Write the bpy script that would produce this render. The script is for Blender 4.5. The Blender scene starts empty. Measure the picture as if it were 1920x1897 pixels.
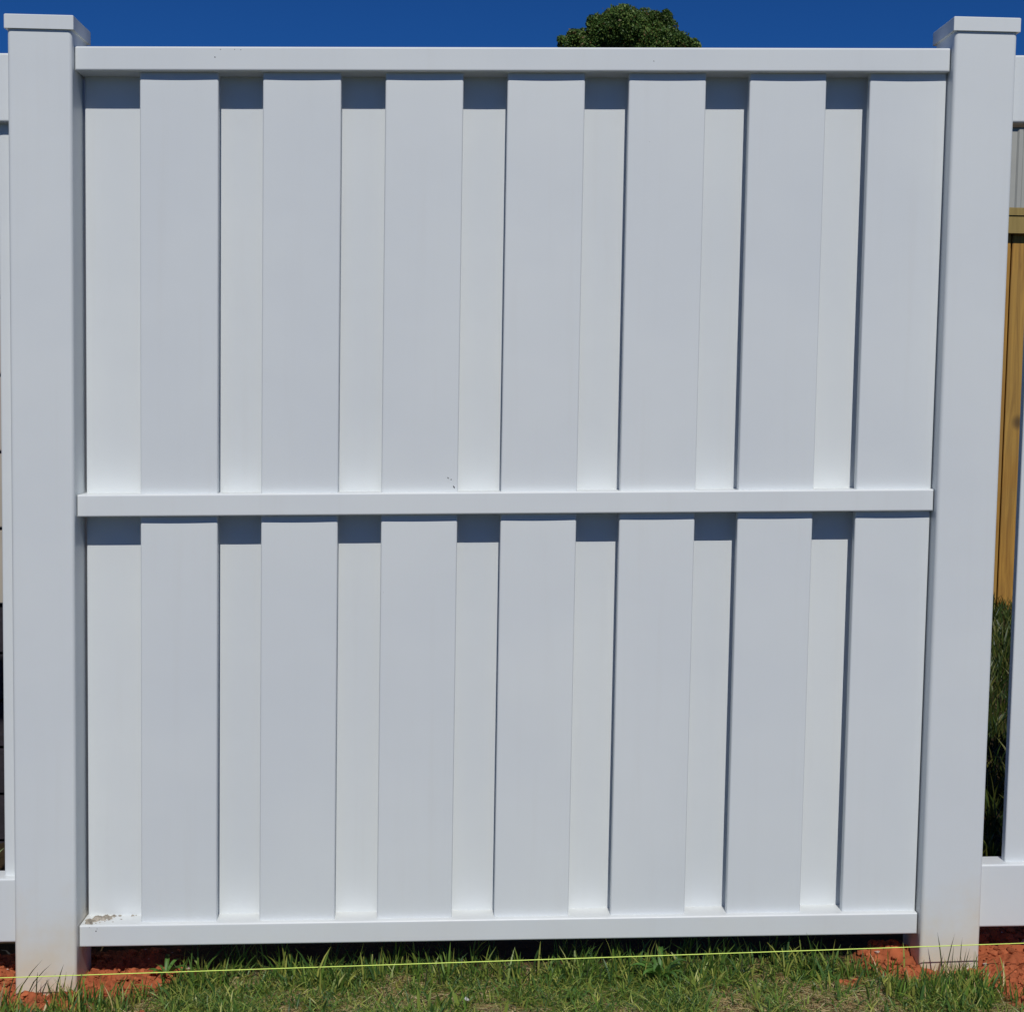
import bpy, math, random
import numpy as np
from mathutils import Matrix, Vector
random.seed(7); rng = np.random.default_rng(7)
SC = bpy.context.scene; COL = SC.collection
PI = math.pi

# ------------------------------------------------------------- camera
cam = bpy.data.objects.new('camera', bpy.data.cameras.new('camera')); COL.objects.link(cam); SC.camera = cam
cam.data.sensor_fit = 'HORIZONTAL'; cam.data.sensor_width = 36.0; cam.data.lens = 52.01
cam.data.clip_start = 0.05; cam.data.clip_end = 2000
_r = Vector((0.99939021, -0.03051512, 0.01697179)); _f = Vector((0.03169818, 0.99671959, -0.07446661)); _u = _r.cross(_f)
M_ = Matrix((_r, _u, -_f)).transposed().to_4x4(); M_.translation = Vector((0.86436, -2.83652, 1.14442))
cam.matrix_world = M_

# ------------------------------------------------------------- light and sky
SUN_EL, SUN_AZ = math.radians(48.0), math.radians(3.2)      # azimuth: to the right of straight behind the camera
sund = Vector((math.sin(SUN_AZ)*math.cos(SUN_EL), -math.cos(SUN_AZ)*math.cos(SUN_EL), math.sin(SUN_EL)))
sl_ = bpy.data.lights.new('sun', 'SUN'); sl_.energy = 3.5; sl_.angle = math.radians(0.53); sl_.color = (1.0, 0.975, 0.93)
sun = bpy.data.objects.new('sun', sl_); COL.objects.link(sun)
sun.rotation_euler = (-sund).to_track_quat('-Z', 'Y').to_euler(); sun.location = sund*20
W = bpy.data.worlds.new('World'); SC.world = W; W.use_nodes = True
nt = W.node_tree; bg = nt.nodes['Background']; bg.inputs['Strength'].default_value = 0.065
sky = nt.nodes.new('ShaderNodeTexSky'); sky.sky_type = 'NISHITA'; sky.sun_disc = False
sky.sun_elevation = SUN_EL; sky.sun_rotation = PI - SUN_AZ; sky.altitude = 1500; sky.air_density = 0.8; sky.dust_density = 0.0; sky.ozone_density = 4.0
mx = nt.nodes.new('ShaderNodeMix'); mx.data_type = 'RGBA'; mx.blend_type = 'MULTIPLY'; mx.inputs[0].default_value = 1.0
mx.inputs[7].default_value = (0.14, 0.49, 0.98, 1)            # a very clear, deep blue day
nt.links.new(sky.outputs[0], mx.inputs[6]); nt.links.new(mx.outputs[2], bg.inputs['Color'])
SC.view_settings.view_transform = 'Standard'; SC.view_settings.look = 'None'
SC.view_settings.exposure = -0.27; SC.view_settings.gamma = 1.0
SC.render.engine = 'CYCLES'
SC.cycles.max_bounces = 8; SC.cycles.diffuse_bounces = 4

SL = 0.02176                                                  # the fence follows a gentle slope

# ------------------------------------------------------------- noise
def _hash(i, j, s):
    h = (i.astype(np.int64)*374761393 + j.astype(np.int64)*668265263 + s*1442695041) & 0x7fffffff
    h = ((h ^ (h >> 13))*1274126177) & 0x7fffffff
    return ((h ^ (h >> 16)) & 0xffff)/65535.0
def vnoise(x, y, s=0):
    xi, yi = np.floor(x), np.floor(y); fx, fy = x-xi, y-yi
    fx = fx*fx*(3-2*fx); fy = fy*fy*(3-2*fy)
    a = _hash(xi, yi, s); b = _hash(xi+1, yi, s); c = _hash(xi, yi+1, s); d = _hash(xi+1, yi+1, s)
    return (a*(1-fx)+b*fx)*(1-fy)+(c*(1-fx)+d*fx)*fy
def fbm(x, y, f, o=4, s=0):
    t = 0; a = 1; n = 0
    for k in range(o):
        t = t+a*vnoise(x*f+17.3*k, y*f-9.1*k, s+k); n += a; a *= .5; f *= 2.03
    return t/n

# ------------------------------------------------------------- materials
def mat(name):
    m = bpy.data.materials.new(name); m.use_nodes = True
    return m, m.node_tree, m.node_tree.nodes['Principled BSDF']
def N(nt, t, **k):
    n = nt.nodes.new(t)
    for a, b in k.items(): setattr(n, a, b)
    return n
def mixc(nt, fac, a, b, blend='MIX'):
    n = N(nt, 'ShaderNodeMix', data_type='RGBA', blend_type=blend)
    for i, v in ((0, fac), (6, a), (7, b)):
        if hasattr(v, 'links'): nt.links.new(v, n.inputs[i])
        else: n.inputs[i].default_value = v if i == 0 else (*v, 1)
    return n.outputs[2]
def math_(nt, op, a, b=None, clamp=False):
    n = N(nt, 'ShaderNodeMath', operation=op); n.use_clamp = clamp
    for i, v in ((0, a), (1, b)):
        if v is None: continue
        if hasattr(v, 'links'): nt.links.new(v, n.inputs[i])
        else: n.inputs[i].default_value = v
    return n.outputs[0]
def noise(nt, vec, scale, det=4, rough=.5, dist=0):
    n = N(nt, 'ShaderNodeTexNoise'); n.inputs['Scale'].default_value = scale; n.inputs['Detail'].default_value = det
    n.inputs['Roughness'].default_value = rough; n.inputs['Distortion'].default_value = dist
    if vec is not None: nt.links.new(vec, n.inputs['Vector'])
    return n.outputs[0]
def ramp(nt, fac, a, b):
    n = N(nt, 'ShaderNodeMapRange'); n.inputs[1].default_value = a; n.inputs[2].default_value = b
    n.interpolation_type = 'SMOOTHSTEP'; nt.links.new(fac, n.inputs[0]); return n.outputs[0]
def bump(nt, bsdf, h, strength, dist):
    b = N(nt, 'ShaderNodeBump'); b.inputs['Strength'].default_value = strength; b.inputs['Distance'].default_value = dist
    nt.links.new(h, b.inputs['Height']); nt.links.new(b.outputs[0], bsdf.inputs['Normal'])

def vinyl(name, base, stain=0.0, zs=0.0):
    m, t, p = mat(name)
    g = N(t, 'ShaderNodeNewGeometry').outputs['Position']
    n1 = noise(t, g, 3.0, 3); n2 = noise(t, g, 60, 3)
    c = mixc(t, ramp(t, n1, .3, .7), tuple(x*.975 for x in base), (base[0]*1.02, base[1]*1.015, base[2]*1.0))
    oi = N(t, 'ShaderNodeObjectInfo').outputs['Random']
    c = mixc(t, 1.0, c, mixc(t, oi, (.965, .97, .98), (1.0, 1.0, 1.0)), 'MULTIPLY')
    # thin dust, streaked downwards
    mp = N(t, 'ShaderNodeMapping'); mp.inputs['Scale'].default_value = (38, 38, 1.6); t.links.new(g, mp.inputs[0])
    st = ramp(t, noise(t, mp.outputs[0], 1.0, 4, .6), .5, .85)
    c = mixc(t, math_(t, 'MULTIPLY', st, .10), c, (.58, .56, .50))
    # scattered tiny specks of dust and grit
    v = N(t, 'ShaderNodeTexVoronoi'); v.inputs['Scale'].default_value = 14; t.links.new(g, v.inputs['Vector'])
    sp = math_(t, 'LESS_THAN', v.outputs['Distance'], .016)
    rnd = N(t, 'ShaderNodeSeparateColor'); t.links.new(v.outputs['Color'], rnd.inputs[0])
    sp = math_(t, 'MULTIPLY', sp, math_(t, 'GREATER_THAN', rnd.outputs[0], .90))
    c = mixc(t, math_(t, 'MULTIPLY', sp, .5), c, (.2, .17, .14))
    if stain > 0:
        s = N(t, 'ShaderNodeSeparateXYZ'); t.links.new(g, s.inputs[0])
        z = math_(t, 'SUBTRACT', s.outputs[2], math_(t, 'MULTIPLY', s.outputs[0], .028))
        z = math_(t, 'ADD', z, math_(t, 'MULTIPLY', math_(t, 'SUBTRACT', noise(t, g, 9, 4, .6), .5), .30))
        f = ramp(t, z, zs+.19, zs-.04)
        c = mixc(t, math_(t, 'MULTIPLY', f, stain), c, (.70, .57, .37))
        f2 = ramp(t, math_(t, 'ADD', z, math_(t, 'MULTIPLY', noise(t, g, 90, 3), .06)), zs+.03, zs-.035)
        c = mixc(t, math_(t, 'MULTIPLY', f2, .75*stain), c, (.52, .27, .12))
    t.links.new(c, p.inputs['Base Color'])
    p.inputs['Roughness'].default_value = .42; p.inputs['Specular IOR Level'].default_value = .45
    t.links.new(math_(t, 'ADD', math_(t, 'MULTIPLY', n2, .12), .36), p.inputs['Roughness'])
    bump(t, p, n1, .4, .006)
    return m
VB = (0.734, 0.766, 0.768)
MV = vinyl('white_vinyl', VB)
MVP = vinyl('white_vinyl_post', VB, .72, -.012)
MVR = vinyl('white_vinyl_low_rail', VB, .10, .0)

def simple(name, col, rough=.7, var=.15, sc=20, bmp=.2, bd=.002):
    m, t, p = mat(name); g = N(t, 'ShaderNodeNewGeometry').outputs['Position']
    n = noise(t, g, sc, 5, .6)
    c = mixc(t, ramp(t, n, .3, .7), tuple(x*(1-var) for x in col), tuple(min(1, x*(1+var)) for x in col))
    t.links.new(c, p.inputs['Base Color']); p.inputs['Roughness'].default_value = rough
    bump(t, p, n, bmp, bd); return m
M_neon = simple('neon_line', (.74, .92, .16), .5, .06, 300)
M_mud = simple('dried_mud', (.36, .32, .26), .95, .35, 120, .8, .003)
M_speck = simple('dark_speck', (.03, .03, .03), .8)
M_paper = simple('scrap', (.38, .38, .35), .7)
M_bsid = simple('beige_siding', (.46, .41, .33), .65, .05, 6)
M_block = simple('dark_block', (.022, .017, .024), .8, .35, 40, .5)
M_metal = simple('beige_metal', (.40, .40, .36), .55, .04, 3)
M_fascia = simple('brown_fascia', (.16, .10, .055), .7)
M_roof = simple('roof_sheet', (.12, .08, .06), .6)
M_bark = simple('bark', (.10, .075, .055), .95, .4, 30, .9, .02)

def wood_mat(name, base, dark):
    m, t, p = mat(name); g = N(t, 'ShaderNodeTexCoord').outputs['Object']
    inf = N(t, 'ShaderNodeObjectInfo').outputs['Random']
    cmb = N(t, 'ShaderNodeCombineXYZ'); t.links.new(math_(t, 'MULTIPLY', inf, 40), cmb.inputs[1]); t.links.new(math_(t, 'MULTIPLY', inf, 17), cmb.inputs[2])
    ad = N(t, 'ShaderNodeVectorMath', operation='ADD'); t.links.new(g, ad.inputs[0]); t.links.new(cmb.outputs[0], ad.inputs[1])
    mp = N(t, 'ShaderNodeMapping'); mp.inputs['Scale'].default_value = (22, 22, 1.1); t.links.new(ad.outputs[0], mp.inputs[0])
    gr = noise(t, mp.outputs[0], 1.6, 6, .62, 1.2)
    bl = noise(t, ad.outputs[0], 2.6, 3, .5)
    c = mixc(t, ramp(t, gr, .3, .72), base, dark)
    c = mixc(t, math_(t, 'MULTIPLY', ramp(t, bl, .35, .65), .3), c, (.33, .24, .07))
    # knots
    mk = N(t, 'ShaderNodeMapping'); mk.inputs['Scale'].default_value = (5.5, .0001, 4.6); t.links.new(ad.outputs[0], mk.inputs[0])
    v = N(t, 'ShaderNodeTexVoronoi'); v.inputs['Scale'].default_value = 1.0; t.links.new(mk.outputs[0], v.inputs['Vector'])
    k = ramp(t, v.outputs['Distance'], .24, .08)
    c = mixc(t, math_(t, 'MULTIPLY', k, .85), c, (.07, .04, .015))
    t.links.new(c, p.inputs['Base Color']); p.inputs['Roughness'].default_value = .75
    bump(t, p, gr, .35, .003); return m
M_wood = wood_mat('treated_pine', (.52, .275, .045), (.26, .12, .018))
M_wood2 = wood_mat('treated_pine_trim', (.36, .26, .08), (.27, .19, .055))

def attr_mat(name, rough=.6, trans=.0, spec=.4, bumpsc=None):
    m, t, p = mat(name)
    a = N(t, 'ShaderNodeAttribute'); a.attribute_name = 'tint'
    t.links.new(a.outputs['Color'], p.inputs['Base Color'])
    p.inputs['Roughness'].default_value = rough; p.inputs['Specular IOR Level'].default_value = spec
    if trans > 0:
        tr = N(t, 'ShaderNodeBsdfTranslucent'); t.links.new(a.outputs['Color'], tr.inputs[0])
        mxs = N(t, 'ShaderNodeMixShader'); mxs.inputs[0].default_value = trans
        t.links.new(p.outputs[0], mxs.inputs[1]); t.links.new(tr.outputs[0], mxs.inputs[2])
        t.links.new(mxs.outputs[0], t.nodes['Material Output'].inputs[0])
    if bumpsc:
        g = N(t, 'ShaderNodeNewGeometry').outputs['Position']
        n = noise(t, g, bumpsc, 6, .65); n2 = noise(t, g, bumpsc*3.1, 5, .6)
        c = mixc(t, math_(t, 'MULTIPLY', ramp(t, n2, .35, .7), .35), a.outputs['Color'], (.8, .8, .8), 'MULTIPLY')
        c2 = mixc(t, math_(t, 'MULTIPLY', ramp(t, n, .62, .75), .4), c, (.13, .035, .015))
        t.links.new(c2, p.inputs['Base Color']); bump(t, p, n, .8, .006)
    return m
M_grass = attr_mat('grass_blade', .48, .28, .5)
M_leaf = attr_mat('tree_leaf', .5, .22, .25)
M_ground = attr_mat('red_clay_ground', .95, 0, .15, 55)

# ------------------------------------------------------------- object helpers
def link(name, me, m=None, parent=None, kind=None, label=None, cat=None, group=None):
    o = bpy.data.objects.new(name, me); COL.objects.link(o)
    if m is not None and me is not None: me.materials.append(m)
    if parent: o.parent = parent
    for k, v in (('kind', kind), ('label', label), ('category', cat), ('group', group)):
        if v: o[k] = v
    return o
def pydata(name, vs, fs):
    me = bpy.data.meshes.new(name); me.from_pydata([tuple(v) for v in vs], [], fs); me.update(); return me
def rrect(w, d, r, seg=5, bow=0.0, nb=1):
    """rounded rectangle outline from (0,0) to (w,d); bow pushes the long faces out (crowned extrusion)"""
    pts = []
    for cx, cy, a0 in ((w-r, r, -90), (w-r, d-r, 0), (r, d-r, 90), (r, r, 180)):
        for k in range(seg+1):
            a = math.radians(a0+90*k/seg); pts.append([cx+r*math.cos(a), cy+r*math.sin(a)])
        if nb > 1 and a0 in (0, 180):        # long faces (back, front) are subdivided
            x0, x1, yy = (w-r, r, d) if a0 == 0 else (r, w-r, 0)
            for k in range(1, nb):
                t = k/nb; pts.append([x0+(x1-x0)*t, yy])
    if bow:
        for p in pts:
            s = math.sin(PI*min(max((p[0]-r)/(w-2*r), 0), 1))*bow
            p[1] += s if p[1] > d/2 else -s
    return pts
def upright(name, x, y, prof, z0, z1, m, parent=None, slope=SL, chamfer=0.0, **k):
    vs = []; n = len(prof); fs = []
    for z in (z0, z1):
        for px, py in prof: vs.append((x+px, y+py, z+slope*(x+px)))
    for i in range(n): j = (i+1) % n; fs.append((i, j, n+j, n+i))
    fs.append(tuple(range(n))[::-1]); fs.append(tuple(range(n, 2*n)))
    return link(name, pydata(name, vs, fs), m, parent, **k)
def rail(name, x0, x1, y, d, zb, zt, m, parent, r=.0035, slope=SL):
    prof = rrect(d, zt-zb, r, 4); vs = []; fs = []; n = len(prof)
    xs = (x0, x0+.0015, x1-.0015, x1)
    for ii, x in enumerate(xs):
        for py, pz in prof:
            s = .0012 if ii in (0, 3) else 0
            py2 = min(max(py, s), d-s); pz2 = min(max(pz, s), zt-zb-s)
            vs.append((x, y+py2, zb+pz2+slope*x))
    for a in range(3):
        for i in range(n): j = (i+1) % n; fs.append((a*n+i, a*n+j, a*n+n+j, a*n+n+i)[::-1])
    fs.append(tuple(range(n))); fs.append(tuple(range(3*n, 4*n))[::-1])
    me = pydata(name, vs, fs); return link(name, me, m, parent)
def boxm(name, x0, x1, y0, y1, z0, z1, m, parent=None, r=.002, **k):
    import bmesh
    bm = bmesh.new(); bmesh.ops.create_cube(bm, size=1)
    for v in bm.verts: v.co = Vector(((x0+x1)/2+v.co.x*(x1-x0), (y0+y1)/2+v.co.y*(y1-y0), (z0+z1)/2+v.co.z*(z1-z0)))
    if r: bmesh.ops.bevel(bm, geom=bm.edges[:], offset=r, segments=2, affect='EDGES')
    me = bpy.data.meshes.new(name); bm.to_mesh(me); bm.free(); return link(name, me, m, parent, **k)
def empty(name, loc, label, cat, group=None):
    o = link(name, None, label=label, cat=cat, group=group); o.location = loc; return o
def keep(o, parent):
    """parent o to an empty that is not at the origin, leaving o where it is"""
    o.parent = parent; o.matrix_parent_inverse = Matrix.Translation(-parent.location)
def tube(name, pts, rad, m, parent=None, seg=8, **k):
    vs = []; fs = []; n = len(pts)
    for i, p in enumerate(pts):
        p = Vector(p); a = Vector(pts[max(i-1, 0)]); b = Vector(pts[min(i+1, n-1)]); t = (b-a).normalized()
        u = t.cross(Vector((0, 0, 1)));
        if u.length < 1e-4: u = Vector((1, 0, 0))
        u.normalize(); w = t.cross(u); rr = rad[i] if hasattr(rad, '__len__') else rad
        for q in range(seg):
            a_ = 2*PI*q/seg; vs.append(p+(u*math.cos(a_)+w*math.sin(a_))*rr)
    for i in range(n-1):
        for q in range(seg): fs.append((i*seg+q, i*seg+(q+1) % seg, (i+1)*seg+(q+1) % seg, (i+1)*seg+q))
    fs.append(tuple(range(seg))[::-1]); fs.append(tuple(range((n-1)*seg, n*seg)))
    me = pydata(name, vs, fs)
    for p in me.polygons: p.use_smooth = True
    return link(name, me, m, parent, **k)
def quads(name, V, F, tint, m, smooth=False, **k):
    """fast mesh: V (n,3), F (m,4), tint (n,3)"""
    me = bpy.data.meshes.new(name); me.vertices.add(len(V)); me.vertices.foreach_set('co', V.astype(np.float32).ravel())
    me.loops.add(F.size); me.loops.foreach_set('vertex_index', F.astype(np.int32).ravel())
    me.polygons.add(len(F)); me.polygons.foreach_set('loop_start', np.arange(0, F.size, 4, dtype=np.int32))
    me.polygons.foreach_set('loop_total', np.full(len(F), 4, dtype=np.int32))
    if smooth: me.polygons.foreach_set('use_smooth', np.ones(len(F), dtype=bool))
    a = me.attributes.new('tint', 'FLOAT_COLOR', 'POINT')
    a.data.foreach_set('color', np.concatenate([tint, np.ones((len(V), 1))], 1).astype(np.float32).ravel())
    me.update(calc_edges=True); return link(name, me, m, **k)

# ------------------------------------------------------------- ground
def clay_mask(x, y):
    """1 where red clay lies bare, 0 where turf grows"""
    def blob(cx, cy, rx, ry): return np.exp(-(((x-cx)/rx)**2+((y-cy)/ry)**2))
    m = 1.25*blob(.17, .06, .16, .13)+1.1*blob(-.12, .05, .16, .14)+.8*blob(.06, -.02, .10, .05)
    m += 1.1*blob(1.74, .03, .10, .08)+1.35*blob(2.05, .05, .19, .17)+.9*blob(1.86, -.02, .10, .035)
    m += .55*blob(1.63, -.06, .035, .03)+.75*blob(.29, -.16, .10, .035)+.7*blob(-.08, -.08, .08, .06)+.6*blob(.5, -.17, .05, .02)+.9*blob(2.03, -.14, .13, .09)+.7*blob(1.93, -.05, .06, .03)+.7*blob(.05, -.06, .08, .025)
    m += .3*(fbm(x, y, 9, 3, 5)-.5)+.45*np.clip(fbm(x, y, 14, 3, 9)-.60, 0, 1)*2
    return np.clip((m-.32)/.35, 0, 1)
def gz(x, y, fine=True):
    x = np.asarray(x, float); y = np.asarray(y, float)
    xc = 6*np.tanh(x/6); yc = np.where(y > 0, 7*np.tanh(y/7), 0)
    z = -.032+.029*xc+.033*yc*np.clip((x+.5)/2, 0, 1)
    def b(cx, cy, rx, ry, h): return h*np.exp(-(((x-cx)/rx)**2+((y-cy)/ry)**2))
    z = z+b(.25, .11, .10, .06, .016)+b(.12, .12, .05, .05, -.006)+b(-.09, .10, .10, .08, .018)
    z = z+b(1.735, .075, .045, .045, .022)+b(1.98, .12, .09, .07, .034)+b(1.84, .02, .10, .04, .002)
    z = z+b(-1.3, 1.5, .9, .9, -.26)+.010*(fbm(x, y, 7, 3, 2)-.5)
    if fine:
        c = clay_mask(x, y)
        n = fbm(x, y, 32, 4, 3); crack = np.abs(fbm(x, y, 24, 3, 8)-.5)
        z = z+c*(.030*(n-.5)+.016*(fbm(x, y, 75, 3, 6)-.5)+.010*(.25-np.abs(fbm(x, y, 48, 3, 12)-.5))*2-.020*np.clip(1-crack/.028, 0, 1))+(1-c)*.006*(n-.5)
    return z
def axis(a, b, step, far, g=1.18):
    core = np.arange(a, b+1e-9, step); out = []; s = step; p = core[-1]
    while p < far: s *= g; p += s; out.append(p)
    lo = []; s = step; p = core[0]
    while p > -far: s *= g; p -= s; lo.append(p)
    return np.array(lo[::-1]+list(core)+out)
ax, ay = axis(-.2, 2.3, .0042, 400), axis(-.24, .24, .0042, 400, 1.12)
X, Y = np.meshgrid(ax, ay); Z = gz(X, Y)
nx, ny = len(ax), len(ay)
V = np.stack([X.ravel(), Y.ravel(), Z.ravel()], 1)
ii = np.arange(nx*ny).reshape(ny, nx)
F = np.stack([ii[:-1, :-1].ravel(), ii[:-1, 1:].ravel(), ii[1:, 1:].ravel(), ii[1:, :-1].ravel()], 1)
cm = clay_mask(V[:, 0], V[:, 1])[:, None]; nn = fbm(V[:, 0], V[:, 1], 40, 3, 4)[:, None]; n3 = fbm(V[:, 0], V[:, 1], 5, 3, 14)[:, None]
clay = np.array([.43, .120, .050])*(.7+.6*nn); turf = np.array([.050, .034, .016])*(.6+.8*nn)
far = np.clip((np.hypot(V[:, 0]-1, V[:, 1])-2.5)/4, 0, 1)[:, None]
turf = turf*(1-far)+np.array([.075, .085, .03])*(.7+.6*n3)*far
near = np.clip(1-np.hypot((V[:, 0]-1)/2.2, V[:, 1]/1.2)[:, None], 0, 1)
quads('ground', V, F, clay*cm+turf*(1-cm), M_ground, True, kind='structure')

# ------------------------------------------------------------- the white privacy fence panel with its two posts
PW = .1193; PR = 1.7799; ZT = 1.8084
fence = empty('privacy_fence', (0, 0, 0), 'large white vinyl board on board fence panel with three rails between two capped posts', 'fence')
def post(x):
    p = upright('post', x, 0, rrect(PW, PW, .007, 6), -.30, ZT+.004, MVP, fence)
    c = .0045; import bmesh
    z0 = ZT+SL*x
    bm = bmesh.new(); prof = rrect(PW+2*c, PW+2*c, .0012, 2)
    # flat cap: a skirt with a very low pyramid lid
    rings = [(0, 0), (0, .0245), (.0015, .026), (.02, .029)]
    vs = []
    for ins, h in rings:
        s = (PW+2*c-2*ins)/(PW+2*c)
        vs.append([bm.verts.new((x-c+ins+px*s, -c+ins+py*s, z0+h)) for px, py in prof])
    n = len(prof)
    for a, b in zip(vs, vs[1:]):
        for i in range(n): bm.faces.new((a[i], a[(i+1) % n], b[(i+1) % n], b[i]))
    bm.faces.new(vs[-1]); bm.faces.new(vs[0][::-1])
    me = bpy.data.meshes.new('cap'); bm.to_mesh(me); bm.free(); link('cap', me, MV, p)
    return p
post_l, post_r = post(0), post(PR)
RX0, RX1 = .1206, PR-.0022
RS, RD = .0185, .0825
rt = rail('top_rail', RX0, RX1, RS, RD, 1.7359, 1.7808, MV, fence)
rm = rail('middle_rail', RX0, RX1, RS, RD, .8946, .9376, MV, fence)
rb = rail('bottom_rail', RX0, RX1, RS, RD, .0483, .0918, MVR, fence)
FB, BB, BT = .0330, .0745, .019
front = []
for i in range(7):
    x = .23769+.2319*i
    bw = .1482
    pr = rrect(bw, BT, .0032, 4, random.uniform(-.0010, -.0004), 14)
    front.append(upright('front_board', x, FB, pr, .060, 1.765, MV, fence))
for i in range(7):
    x = .23769+.2319*i-.1160; w = .1482
    if i == 0: x, w = .1240, .1460
    upright('back_board', x, BB, rrect(w, BT, .0032, 4, random.uniform(-.0006, .0002), 14), .060, 1.765, MV, fence)
# thin channels on the posts that hold the board edges
def speck(name, parent, x, y, z, sx, sz, ang=0):
    n = 9; vs = []; fs = []
    for k in range(n):
        a = 2*PI*k/n; r_ = 1+random.uniform(-.3, .3); px, pz = sx*r_*math.cos(a), sz*r_*math.sin(a)
        vs.append((x+px*math.cos(ang)-pz*math.sin(ang), y, z+px*math.sin(ang)+pz*math.cos(ang)))
    vs.append((x, y-.0009, z))
    fs = [(k, (k+1) % n, n) for k in range(n)]
    link(name, pydata(name, vs, fs), M_speck, parent)
for q in ((.3817, 1.7691, .0012, .0011), (.4185, 1.7842, .0008, .0007), (.4300, 1.7839, .0008, .0007), (.392, 1.7838, .0012, .0004), (1.2102, 1.7814, .0009, .0009)):
    speck('dirt_speck', rt, q[0], RS-.0001, q[1], q[2], q[3])
for q in ((.8305, .9828, .0009, .0016, .5), (.8367, .9797, .0009, .0011, 0), (.8421, .9653, .0014, .0034, .5)):
    speck('dirt_speck', front[2], q[0], FB-.0002, q[1], q[2], q[3], q[4])
for q in ((.1531, .0837, .0012, .0012), (.140, .0905, .0008, .0005), (.155, .0885, .0006, .0009)):
    speck('dirt_speck', rb, q[0], RS-.0001, q[1], q[2], q[3])

# dried mud on the bottom rail
def mud():
    vs = []; fs = []
    def blob(cx, cy, rx, ry, h, seed):
        base = len(vs); zt = .0918+SL*cx+.0002; nr, na = 5, 20
        vs.append((cx, cy, zt+h))
        for r_ in range(1, nr+1):
            for a in range(na):
                t = 2*PI*a/na; q = r_/nr
                k = 1+.35*math.sin(3*t+seed)+.2*math.sin(7*t+2*seed)+.12*math.sin(13*t+seed*5)
                hh = h*(1-q**2)*(.6+.8*random.random())
                vs.append((cx+rx*q*k*math.cos(t), min(cy+ry*q*k*math.sin(t), BB-.0006), zt+hh))
        for a in range(na): fs.append((base, base+1+a, base+1+(a+1) % na))
        for r_ in range(nr-1):
            for a in range(na):
                p = base+1+r_*na; fs.append((p+a, p+na+a, p+na+(a+1) % na, p+(a+1) % na))
    blob(.136, .040, .011, .010, .0045, 1); blob(.149, .052, .014, .012, .006, 2); blob(.163, .060, .012, .009, .005, 3); blob(.140, .028, .005, .004, .003, 4)
    blob(.176, .067, .005, .0035, .003, 5); blob(.188, .069, .003, .002, .002, 6); blob(.171, .048, .0028, .002, .002, 7); blob(.213, .069, .0032, .0025, .002, 8)
    blob(.157, .033, .0018, .0012, .001, 9); blob(.195, .050, .0022, .001, .0008, 10); blob(.220, .070, .0015, .001, .001, 11); blob(.182, .036, .0012, .001, .001, 12)
    blob(.150, .030, .0015, .001, .0008, 13); blob(.165, .040, .0012, .0012, .0008, 14)
    link('dried_mud', pydata('dried_mud', vs, fs), M_mud, label='crumbly smear of dried grey mud on the left end of the bottom rail', cat='mud')
mud()

# ------------------------------------------------------------- neighbouring picket panels, left and right
def neighbour(root, x0, x1, pick, low=.0, y=.040):
    rail('top_rail', x0, x1, .0185, .055, 1.641, 1.768, MV, root, .004)
    rail('bottom_rail', x0, x1, .0185, .055, .060, .1875, MVR, root, .004)
    for a, b in pick: upright('picket', a, y, rrect(b-a, .020, .003, 4, .0006, 8), .10, 1.70, MV, root)
lf = empty('picket_fence', (-1.9, 0, 0), 'white vinyl picket fence section running left from the left post, seen as a narrow strip', 'fence', 'neighbouring white picket sections')
rf = empty('picket_fence', (1.95, 0, 0), 'white vinyl picket fence section running right from the right post, brown boards behind its gap', 'fence', 'neighbouring white picket sections')
lf.location = rf.location = (0, 0, 0)
pk = [(-.0300, -.0012)]+[(-.27-.26*k, -.17-.26*k) for k in range(6)]
neighbour(lf, -1.9, -.0012, pk, y=.040)
neighbour(rf, PR+PW+.0012, 3.75, [(1.9556+.19*k, 2.0906+.19*k) for k in range(9)], y=.036)
upright('post', -2.02, 0, rrect(PW, PW, .007, 6), -.35, ZT+.004, MVP, lf)
upright('post', 3.752, 0, rrect(PW, PW, .007, 6), -.30, ZT+.004, MVP, rf)

# ------------------------------------------------------------- mason's line
pts = [(-1.2+.1*k, -.046, .0152+.0398*(-1.2+.1*k+.014)-.0006*math.sin((k % 45)/45*PI)) for k in range(46)]
tube('string_line', pts, .00095, M_neon, label='taut neon yellow-green string stretched low across the front of the fence', cat='string')

# ------------------------------------------------------------- dark based beige wall, left behind
wl = empty('garden_wall', (-.8, 1.3, -.1), 'low beige plank wall on a dark block base, glimpsed behind the left picket strip', 'wall')
for k in range(5):
    z0 = .534+.2125*k
    keep(boxm('beige_plank', -3.2, .35, 1.296, 1.33, z0+.008, z0+.2125, M_bsid, r=.003), wl)
for k in range(6):
    z1 = .530-.1335*k
    keep(boxm('block_course', -3.2, .35, 1.303, 1.42, z1-.1275, z1, M_block, r=.003), wl)
keep(boxm('backing', -3.19, .34, 1.3301, 1.36, -.27, 1.59, M_block, r=0), wl)

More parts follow.
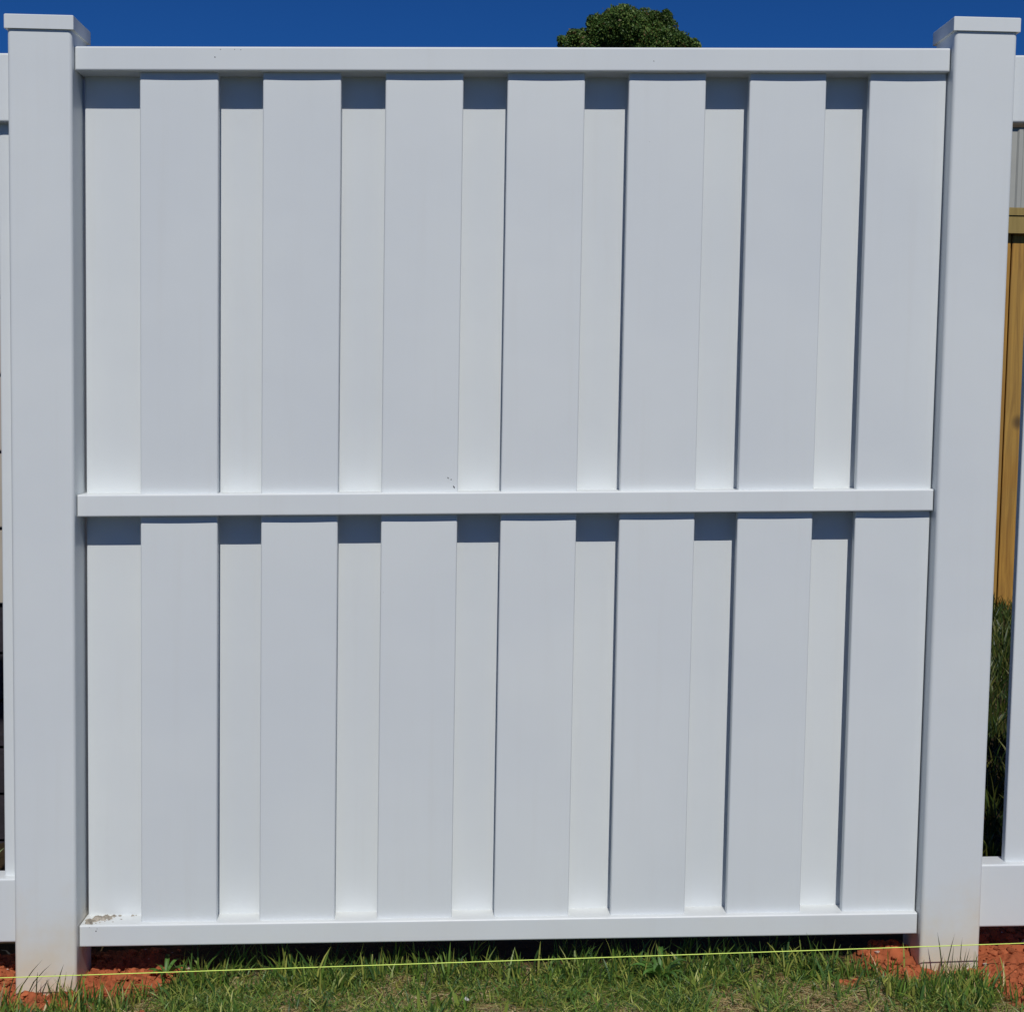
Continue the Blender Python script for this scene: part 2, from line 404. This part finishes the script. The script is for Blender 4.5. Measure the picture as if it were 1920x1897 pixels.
# ------------------------------------------------------------- wooden fence, right behind
wf = empty('wooden_fence', (3.4, 4.0, .15), 'golden brown treated pine board fence with capped top, seen through the gap on the right', 'fence')
k = 0; x = 3.3715-.1475*9
while x < 6.4:
    keep(boxm('board', x+.0040, x+.1435, 4.0, 4.018, .06, 2.0, M_wood, r=.002), wf); 
    keep(boxm('back_board', x-.03, x+.03, 4.0188, 4.036, .06, 1.99, M_wood, r=.002), wf); x += .1475
keep(boxm('trim_board', 2.05, 6.4, 3.962, 3.981, 1.9245, 2.003, M_wood2, r=.002), wf)
keep(boxm('cap_board', 2.05, 6.4, 3.957, 4.09, 2.0045, 2.0420, M_wood2, r=.003), wf)
keep(boxm('stringer', 2.05, 6.4, 4.0368, 4.074, 1.80, 1.89, M_wood2, r=.002), wf)
keep(boxm('stringer', 2.05, 6.4, 4.0368, 4.074, .35, .44, M_wood2, r=.002), wf)
for xx in (2.1, 4.2, 6.3): keep(boxm('post', xx, xx+.09, 4.075, 4.16, -.2, 2.006, M_wood2, r=.003), wf)

# ------------------------------------------------------------- beige ribbed metal shed behind it
sh = empty('metal_shed', (6, 8, .2), 'beige ribbed metal shed wall with a brown eave, rising behind the wooden fence', 'shed')
prof = []; x = 4.0-.026
while x < 8.4:
    prof += [(x, 0), (x+.012, -.022), (x+.040, -.022), (x+.052, 0), (x+.17, 0), (x+.178, -.006), (x+.190, -.006), (x+.198, 0)]; x += .30
off = 4.868-(4.0-.026+.30*3)-.026
prof = [(a+off, b) for a, b in prof]
vs = [(a, 7.988+b*.6, z) for z in (.1, 3.169) for a, b in prof]; n = len(prof)
vs += [(prof[-1][0], 11, .1), (prof[0][0], 11, .1), (prof[-1][0], 11, 3.169), (prof[0][0], 11, 3.169)]
fs = [(i, i+1, n+i+1, n+i) for i in range(n-1)]+[(n-1, 2*n, 2*n+2, 2*n-1), (2*n, 2*n+1, 2*n+3, 2*n+2), (2*n+1, 0, n, 2*n+3)]
o = link('wall', pydata('wall', vs, fs), M_metal); keep(o, sh)
keep(boxm('eave_board', 3.8, 8.9, 7.962, 7.974, 3.147, 3.1695, M_fascia, r=.002), sh)
vs = [(3.8, 7.955, 3.170), (8.9, 7.955, 3.170), (8.9, 9.5, 3.34), (3.8, 9.5, 3.34), (8.9, 11.1, 3.17), (3.8, 11.1, 3.17)]
vs += [(a, b, c-.014) for a, b, c in vs]
fs = [(0, 1, 2, 3), (3, 2, 4, 5), (9, 8, 7, 6), (11, 10, 8, 9), (0, 6, 7, 1), (4, 10, 11, 5), (0, 3, 9, 6), (3, 5, 11, 9), (1, 7, 8, 2), (2, 8, 10, 4)]
o = link('roof', pydata('roof', vs, fs), M_roof); keep(o, sh)

# ------------------------------------------------------------- tree
def tree():
    root = empty('tree', (3.45, 22, .5), 'dense round-topped dark green tree showing just above the top rail', 'tree')
    T = (3.45, 22.0)
    lob = []
    s = .00895
    def px(u, v, r): lob.append((3.4475+(u-1180)*s, 22+random.uniform(-.25, .25), 7.5377-(v-15)*s, r*s))
    for a in ((1165, 58, 38), (1205, 52, 34), (1238, 52, 30), (1135, 66, 30), (1100, 78, 26), (1062, 84, 12), (1078, 70, 13), (1122, 48, 20),
              (1290, 92, 20), (1270, 82, 22), (1185, 60, 42), (1150, 42, 24), (1225, 42, 22), (1180, 90, 60), (1230, 92, 45), (1120, 95, 40), (1248, 30, 11), (1298, 84, 15), (1054, 78, 7)): px(*a)
    top = len(lob)
    for k in range(75):
        t = random.random(); z = 2.3+3.7*t; R_ = 2.35*math.sqrt(max(.05, 1-((z-4.3)/3.1)**2)); a = random.uniform(0, 2*PI); q = R_*random.uniform(.55, .95)
        lob.append((T[0]+q*math.cos(a), T[1]+q*math.sin(a), z, random.uniform(.4, .62)))
    C = []; S = []
    for i, (x, y, z, r) in enumerate(lob):
        n = int(15000*r*r*4*(1 if i < top else .15)); n = max(n, 250)
        d = rng.normal(size=(n, 3)); d /= np.linalg.norm(d, axis=1)[:, None]
        rad = r*(1.0-.45*rng.random(n)**1.6)*(.86+.34*vnoise(d[:, 0]*3+i*7, d[:, 2]*3+d[:, 1]*2, 21)+.06*rng.random(n))
        C.append(np.array([x, y, z])+d*rad[:, None]); S.append(np.full(n, .036 if i < top else .075))
    # stray twigs of leaves at the outline
    C = np.concatenate(C); S = np.concatenate(S); n = len(C)
    ex = C[rng.random(n) < .01]; C = np.concatenate([C, ex+rng.normal(size=ex.shape)*.03]); S = np.concatenate([S, np.full(len(ex), .042)]); n = len(C)
    nrm = rng.normal(size=(n, 3)); nrm[:, 2] += .5; nrm[:, 1] -= .3; nrm /= np.linalg.norm(nrm, axis=1)[:, None]
    a = np.cross(nrm, rng.normal(size=(n, 3))); a /= np.linalg.norm(a, axis=1)[:, None]; b = np.cross(nrm, a)
    S = S*(.7+.6*rng.random(n)); L = S[:, None]; Wd = L*.36
    V = np.stack([C-a*L*.6, C+b*Wd+nrm*L*.07, C+a*L*.6-nrm*L*.1, C-b*Wd+nrm*L*.07], 1).reshape(-1, 3)
    F = np.arange(4*n).reshape(n, 4)
    g = rng.random((n, 1)); cl = fbm(C[:, 0]*1.0, C[:, 2]+C[:, 1]*.7, 2.2, 2, 31)[:, None]
    col = np.array([.038, .085, .018])*(1-g**2)+np.array([.15, .21, .05])*g**2
    br = (rng.random((n, 1)) < .04*(1+2*(cl > .55)))
    col = np.where(br, np.array([.13, .085, .035]), col)*(.85+.9*cl)
    o = quads('crown', V, F, np.repeat(col, 4, 0), M_leaf); keep(o, root)
    tr = tube('trunk', [(T[0], T[1], -.2), (T[0]+.03, T[1], 1.2), (T[0]-.02, T[1], 2.6), (T[0]+.03, T[1], 4.4), (T[0], T[1], 6.4)], [.24, .17, .14, .09, .03], M_bark, seg=12); keep(tr, root)
    for k in range(14):
        a = k*2.4; z = 2.2+.3*k; q = 1.5-.06*k
        lm = tube('limb', [(T[0], T[1], z), (T[0]+q*.45*math.cos(a), T[1]+q*.45*math.sin(a), z+.35), (T[0]+q*math.cos(a), T[1]+q*math.sin(a), z+.6)], [.06, .04, .015], M_bark, tr, seg=7)
tree_ = tree()

# ------------------------------------------------------------- grass
GREEN = np.array([[.14, .24, .035], [.095, .19, .035], [.24, .32, .055], [.06, .13, .030], [.36, .38, .08]])
DRY = np.array([[.66, .50, .24], [.50, .34, .15], [.78, .66, .38], [.30, .16, .07], [.46, .43, .16]])
def blades(P, h, w, lean, col, curl=1.0, flop=0.0):
    n = len(P); th = rng.uniform(0, 2*PI, n); d = np.stack([np.cos(th), np.sin(th), np.zeros(n)], 1)
    ph = rng.uniform(0, 2*PI, n); sd = np.stack([np.cos(ph), np.sin(ph), rng.normal(0, .15, n)], 1)
    sd2 = np.stack([-d[:, 1], d[:, 0], np.zeros(n)], 1)
    VV = []
    for t, wt in ((0, .75), (.38, 1.0), (.74, .70), (1.0, .06)):
        up = h*(t*(1-flop)-curl*.28*lean*t*t)
        ctr = P+d*(h*lean*(t**1.7)*(.9+flop))[:, None]+sd2*(h*.10*np.sin(t*5+ph))[:, None]*flop*3
        ctr[:, 2] += np.maximum(up, .0012)
        VV += [ctr-sd*(w*wt*.5)[:, None], ctr+sd*(w*wt*.5)[:, None]]
    V = np.stack(VV, 1).reshape(-1, 3)
    base = (np.arange(n)*8)[:, None]
    F = np.concatenate([base+np.array([[0, 1, 3, 2]]), base+np.array([[2, 3, 5, 4]]), base+np.array([[4, 5, 7, 6]])])
    return V, F, np.repeat(col, 8, 0)
def pick(pal, n, p=None, var=.25):
    c = pal[rng.choice(len(pal), n, p=p)]; return c*(1-var+2*var*rng.random((n, 1)))
parts = []
def field(x0, x1, y0, y1, n, hh, ww, green=.6, mask=True, tuft=True, excl=True, dryh=.5, ln=(.1, .75), fl=0.0, lift=0.0, tone=1.0):
    x = rng.uniform(x0, x1, n); y = rng.uniform(y0, y1, n)
    if tuft:   # gather part of the blades into tufts
        k = n//14; tx, ty = rng.uniform(x0, x1, k), rng.uniform(y0, y1, k); sel = rng.random(n) < .6; id_ = rng.integers(0, k, n)
        x = np.where(sel, tx[id_]+rng.normal(0, .009, n), x); y = np.where(sel, ty[id_]+rng.normal(0, .009, n), y)
    keep_ = np.ones(n, bool)
    if mask: keep_ &= rng.random(n) > 1.08*clay_mask(x, y)
    if excl:
        for px in (0, PR): keep_ &= ~((x > px-.006) & (x < px+PW+.006) & (y > -.006) & (y < PW+.006))
        keep_ &= ~((y > 1.27) & (y < 1.45) & (x < .38))
    x, y = x[keep_], y[keep_]; n = len(x)
    P = np.stack([x, y, gz(x, y)-.002+lift*rng.random(n)], 1)
    pt = fbm(x, y, 11, 2, 41); g = rng.random(n) < np.clip(green+(pt-.5)*2.5, .05, .97)
    h = hh*(.45+.9*rng.random(n)**1.5)*(.7+.6*pt); h = np.where(g, h, h*dryh)
    w = ww*(.6+.9*rng.random(n)); w = np.where(g, w, w*.6)
    lean = np.where(g, rng.uniform(*ln, n), rng.uniform(.7, 1.5, n))
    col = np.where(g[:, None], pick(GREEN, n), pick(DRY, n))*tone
    for s, f_ in ((g, fl), (~g, max(.6, fl))):
        parts.append(blades(P[s], h[s], w[s], lean[s], col[s], 1.0, f_))
field(-.12, 2.16, -.23, .06, 26000, .028, .0024, .68, ln=(.3, 1.6))
field(-.12, 2.16, -.23, .05, 42000, .027, .0021, .34, dryh=1.0, ln=(.8, 2.0), fl=.75, lift=.004)          # thatch
field(-.12, 2.16, -.23, .05, 1000, .042, .0045, .95)
field(.28, 1.64, -.03, .10, 1200, .058, .0034, .95)
field(-1.6, 3.8, -1.6, -.24, 26000, .045, .0040, .55)
field(-2.0, -.1, -.26, .7, 5000, .045, .004, .5)
field(2.1, 4.4, -.26, .5, 6000, .05, .004, .5)
field(1.5, 4.6, .35, 4.1, 60000, .085, .0055, .85, mask=False, dryh=.7, tone=.36)  # grass behind the fence: low tone paints shade into the blade colour
field(-2.2, 1.2, .2, 4.0, 9000, .06, .006, .8, mask=False)
# hand placed tall blades and tufts near the posts
def tuftat(cx, cy, n, r, h, w, lean=(.1, .6), dry=.1):
    x = rng.normal(cx, r, n); y = rng.normal(cy, r*.5, n)
    y = np.where((x > -.01) & (x < PW+.01) & (y > -.008), -.012, y); y = np.where((x > PR-.01) & (x < PR+PW+.01) & (y > -.008), -.012, y)
    P = np.stack([x, y, gz(x, y)-.003], 1)
    hh = h*(.45+.75*rng.random(n)); g = rng.random(n) > dry
    parts.append(blades(P, hh, w*(.6+.7*rng.random(n)), rng.uniform(*lean, n), np.where(g[:, None], pick(GREEN, n), pick(DRY, n))))
for a in ((1.85, -.085, 110, .030, .055, .0034), (1.81, -.12, 160, .045, .055, .0038), (1.76, -.12, 120, .05, .055, .003), (1.90, -.14, 40, .03, .045, .003),
          (1.66, -.03, 60, .03, .060, .003), (2.07, -.11, 30, .02, .055, .003), (-.01, -.09, 70, .025, .060, .003), (.06, -.105, 60, .035, .035, .003),
          (.13, -.075, 60, .02, .055, .003), (.18, -.10, 110, .035, .055, .0034), (.23, -.06, 60, .025, .055, .003), (1.985, -.16, 40, .04, .05, .003)):
    tuftat(*a)
def single(x, y, h, dx, dy, w, c):
    P = np.array([[x, y, float(gz(x, y))-.003]]); VV = []
    for t, wt in ((0, .8), (.38, 1.0), (.74, .7), (1.0, .06)):
        ctr = P[0]+np.array([dx*t**1.5, dy*t, h*t]); VV += [ctr-[w*wt*.58, .0004, 0], ctr+[w*wt*.58, .0004, 0]]
    parts.append((np.array(VV), np.array([[0, 1, 3, 2], [2, 3, 5, 4], [4, 5, 7, 6]]), np.repeat(np.array([c]), 8, 0)))
G1, G2 = (.07, .085, .035), (.10, .14, .04)
for a in ((.012, -.035, .085, .052, 0, .0022, G1), (.035, -.03, .060, .046, 0, .0022, G1), (.085, -.03, .075, .018, 0, .0022, G1), (.090, -.028, .052, .010, 0, .002, G1),
          (.0, -.04, .055, .014, 0, .0022, G1), (.050, -.03, .045, .003, 0, .002, G1), (.06, -.03, .038, .014, 0, .002, G1), (.082, -.04, .045, -.010, 0, .0022, G1),
          (1.812, -.045, .098, -.014, 0, .0026, G1), (1.815, -.05, .095, .016, 0, .0024, G1), (1.842, -.05, .090, .004, 0, .002, G1), (1.828, -.045, .080, .004, 0, .002, G1),
          (1.850, -.05, .070, .012, 0, .0022, G1), (1.860, -.055, .062, .020, 0, .0022, G1), (1.846, -.055, .072, .008, 0, .002, G1), (1.85, -.06, .05, .035, 0, .0022, G2), (1.9, -.09, .06, .065, 0, .0022, G1),
          (1.303, -.03, .062, .013, 0, .0022, G1), (1.418, -.03, .060, .002, 0, .0030, G1), (1.440, -.03, .05, -.012, 0, .0024, G1), (1.461, -.03, .045, .004, 0, .0022, G1), (1.60, -.03, .048, .0, 0, .0018, G1),
          (.80, -.03, .060, .006, 0, .0022, G1), (.83, -.03, .058, -.006, 0, .0024, G1), (.87, -.03, .056, .002, 0, .002, G1), (.955, -.03, .058, -.004, 0, .0026, G1), (1.115, -.03, .055, .004, 0, .0022, G1), (1.14, -.03, .05, .006, 0, .0022, G1),
          (.325, .02, .045, -.022, 0, .003, G2), (.40, .02, .05, .02, 0, .003, G2), (.43, .02, .05, .025, 0, .003, G2)):
    single(*a)
off = 0; VS, FS, CS = [], [], []
for v, f, c in parts:
    if len(v) == 0: continue
    VS.append(v); FS.append(f+off); CS.append(c); off += len(v)
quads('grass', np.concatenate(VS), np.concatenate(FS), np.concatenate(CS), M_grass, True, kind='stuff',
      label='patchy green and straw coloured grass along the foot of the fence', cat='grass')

# ------------------------------------------------------------- crumbled clay
def clods():
    import bmesh
    bm = bmesh.new(); bmesh.ops.create_icosphere(bm, subdivisions=2, radius=1)
    bv = np.array([v.co[:] for v in bm.verts]); bf = np.array([[v.index for v in f.verts] for f in bm.faces]); bm.free()
    VS, FS, CS = [], [], []; off = 0
    tries = 0
    while len(VS) < 2600 and tries < 60000:
        tries += 1
        x = random.uniform(-.2, 2.3); y = random.uniform(-.25, .2)
        if random.random() > float(clay_mask(np.array(x), np.array(y)))-.15: continue
        if any(px-.01 < x < px+PW+.01 and -.012 < y < PW+.01 for px in (0, PR)): continue
        s = .0014+.009*random.random()**5
        p = bv*(1+.5*(vnoise(bv[:, 0]*2.2+len(VS), bv[:, 1]*2.2+bv[:, 2]*1.9, 3)-.5)[:, None]*2)
        p = p*np.array([random.uniform(.7, 1.3), random.uniform(.7, 1.2), random.uniform(.45, .8)])*s
        a = random.uniform(0, 6.3); R_ = np.array([[math.cos(a), -math.sin(a), 0], [math.sin(a), math.cos(a), 0], [0, 0, 1]])
        p = p@R_.T+np.array([x, y, float(gz(x, y))+s*.25]); VS.append(p); FS.append(bf+off); off += len(bv)
        c = np.array([.45, .130, .054])*random.uniform(.7, 1.2)
        if random.random() < .03: c = np.array([.6, .45, .38])
        CS.append(np.tile(c, (len(bv), 1)))
    V = np.concatenate(VS); F = np.concatenate(FS); Cc = np.concatenate(CS)
    me = bpy.data.meshes.new('clay_crumbs'); me.from_pydata(V.tolist(), [], F.tolist()); me.update()
    a = me.attributes.new('tint', 'FLOAT_COLOR', 'POINT'); a.data.foreach_set('color', np.concatenate([Cc, np.ones((len(V), 1))], 1).astype(np.float32).ravel())
    link('clay_crumbs', me, M_ground, kind='stuff', label='crumbs and clods of red clay around the post holes', cat='soil')
clods()

# ------------------------------------------------------------- broad leaved weeds and a paper scrap
def weed(x, y, n, L, label, up=.5, fan=(0, 2*PI)):
    VS, FS, CS = [], [], []; off = 0; z0 = float(gz(x, y))
    for k in range(n):
        a = fan[0]+(fan[1]-fan[0])*(k+random.uniform(-.3, .3))/n; l = L*random.uniform(.6, 1.1); w = l*random.uniform(.15, .2); u = up*random.uniform(.5, 1.3)
        d = np.array([math.cos(a), math.sin(a), 0]); s = np.array([-d[1], d[0], 0]); m = 9
        c = np.array([.075, .17, .03])*random.uniform(.8, 1.4)
        for i in range(m):
            t = i/(m-1); ww = w*(math.sin(PI*min(t*.93+.05, 1))**.8)*(1 if t < .99 else .1)
            ctr = np.array([x, y, z0])+d*l*t*.9+np.array([0, 0, l*u*math.sin(t*2.1)])
            fold = np.array([0, 0, ww*.35])
            VS += [ctr-s*ww/2+fold, ctr, ctr+s*ww/2+fold]; CS += [c, c*1.25, c]
        for i in range(m-1):
            b = off+3*i; FS += [[b, b+1, b+4, b+3], [b+1, b+2, b+5, b+4]]
        off += 3*m
    quads('weed', np.array(VS), np.array(FS), np.array(CS), M_grass, True, label=label, cat='weed', group='broad-leaved weeds in the grass')
weed(1.26, -.02, 13, .062, 'bright green weed with long pointed leaves fanning out under the string, right of centre', .55)
weed(1.085, -.10, 10, .035, 'small low green weed in the grass below the middle of the fence', .4)
weed(.285, .035, 8, .050, 'leafy green weed beside the red clay near the left post', .5)
weed(1.585, -.03, 8, .030, 'small weed at the left edge of the red clay near the right post', .6)
sx, sy = .8812, -.12; sz = float(gz(sx, sy))+.016
vs = [(sx-.005, sy, sz), (sx-.002, sy+.004, sz+.003), (sx+.004, sy+.001, sz-.001), (sx+.005, sy-.002, sz-.002), (sx-.001, sy-.004, sz-.002)]
me = pydata('paper_scrap', vs, [(0, 4, 1), (1, 4, 2), (2, 4, 3)])
o = link('paper_scrap', me, M_paper, label='tiny crumpled white scrap of paper lying in the grass', cat='litter')
md = o.modifiers.new('thick', 'SOLIDIFY'); md.thickness = .0003
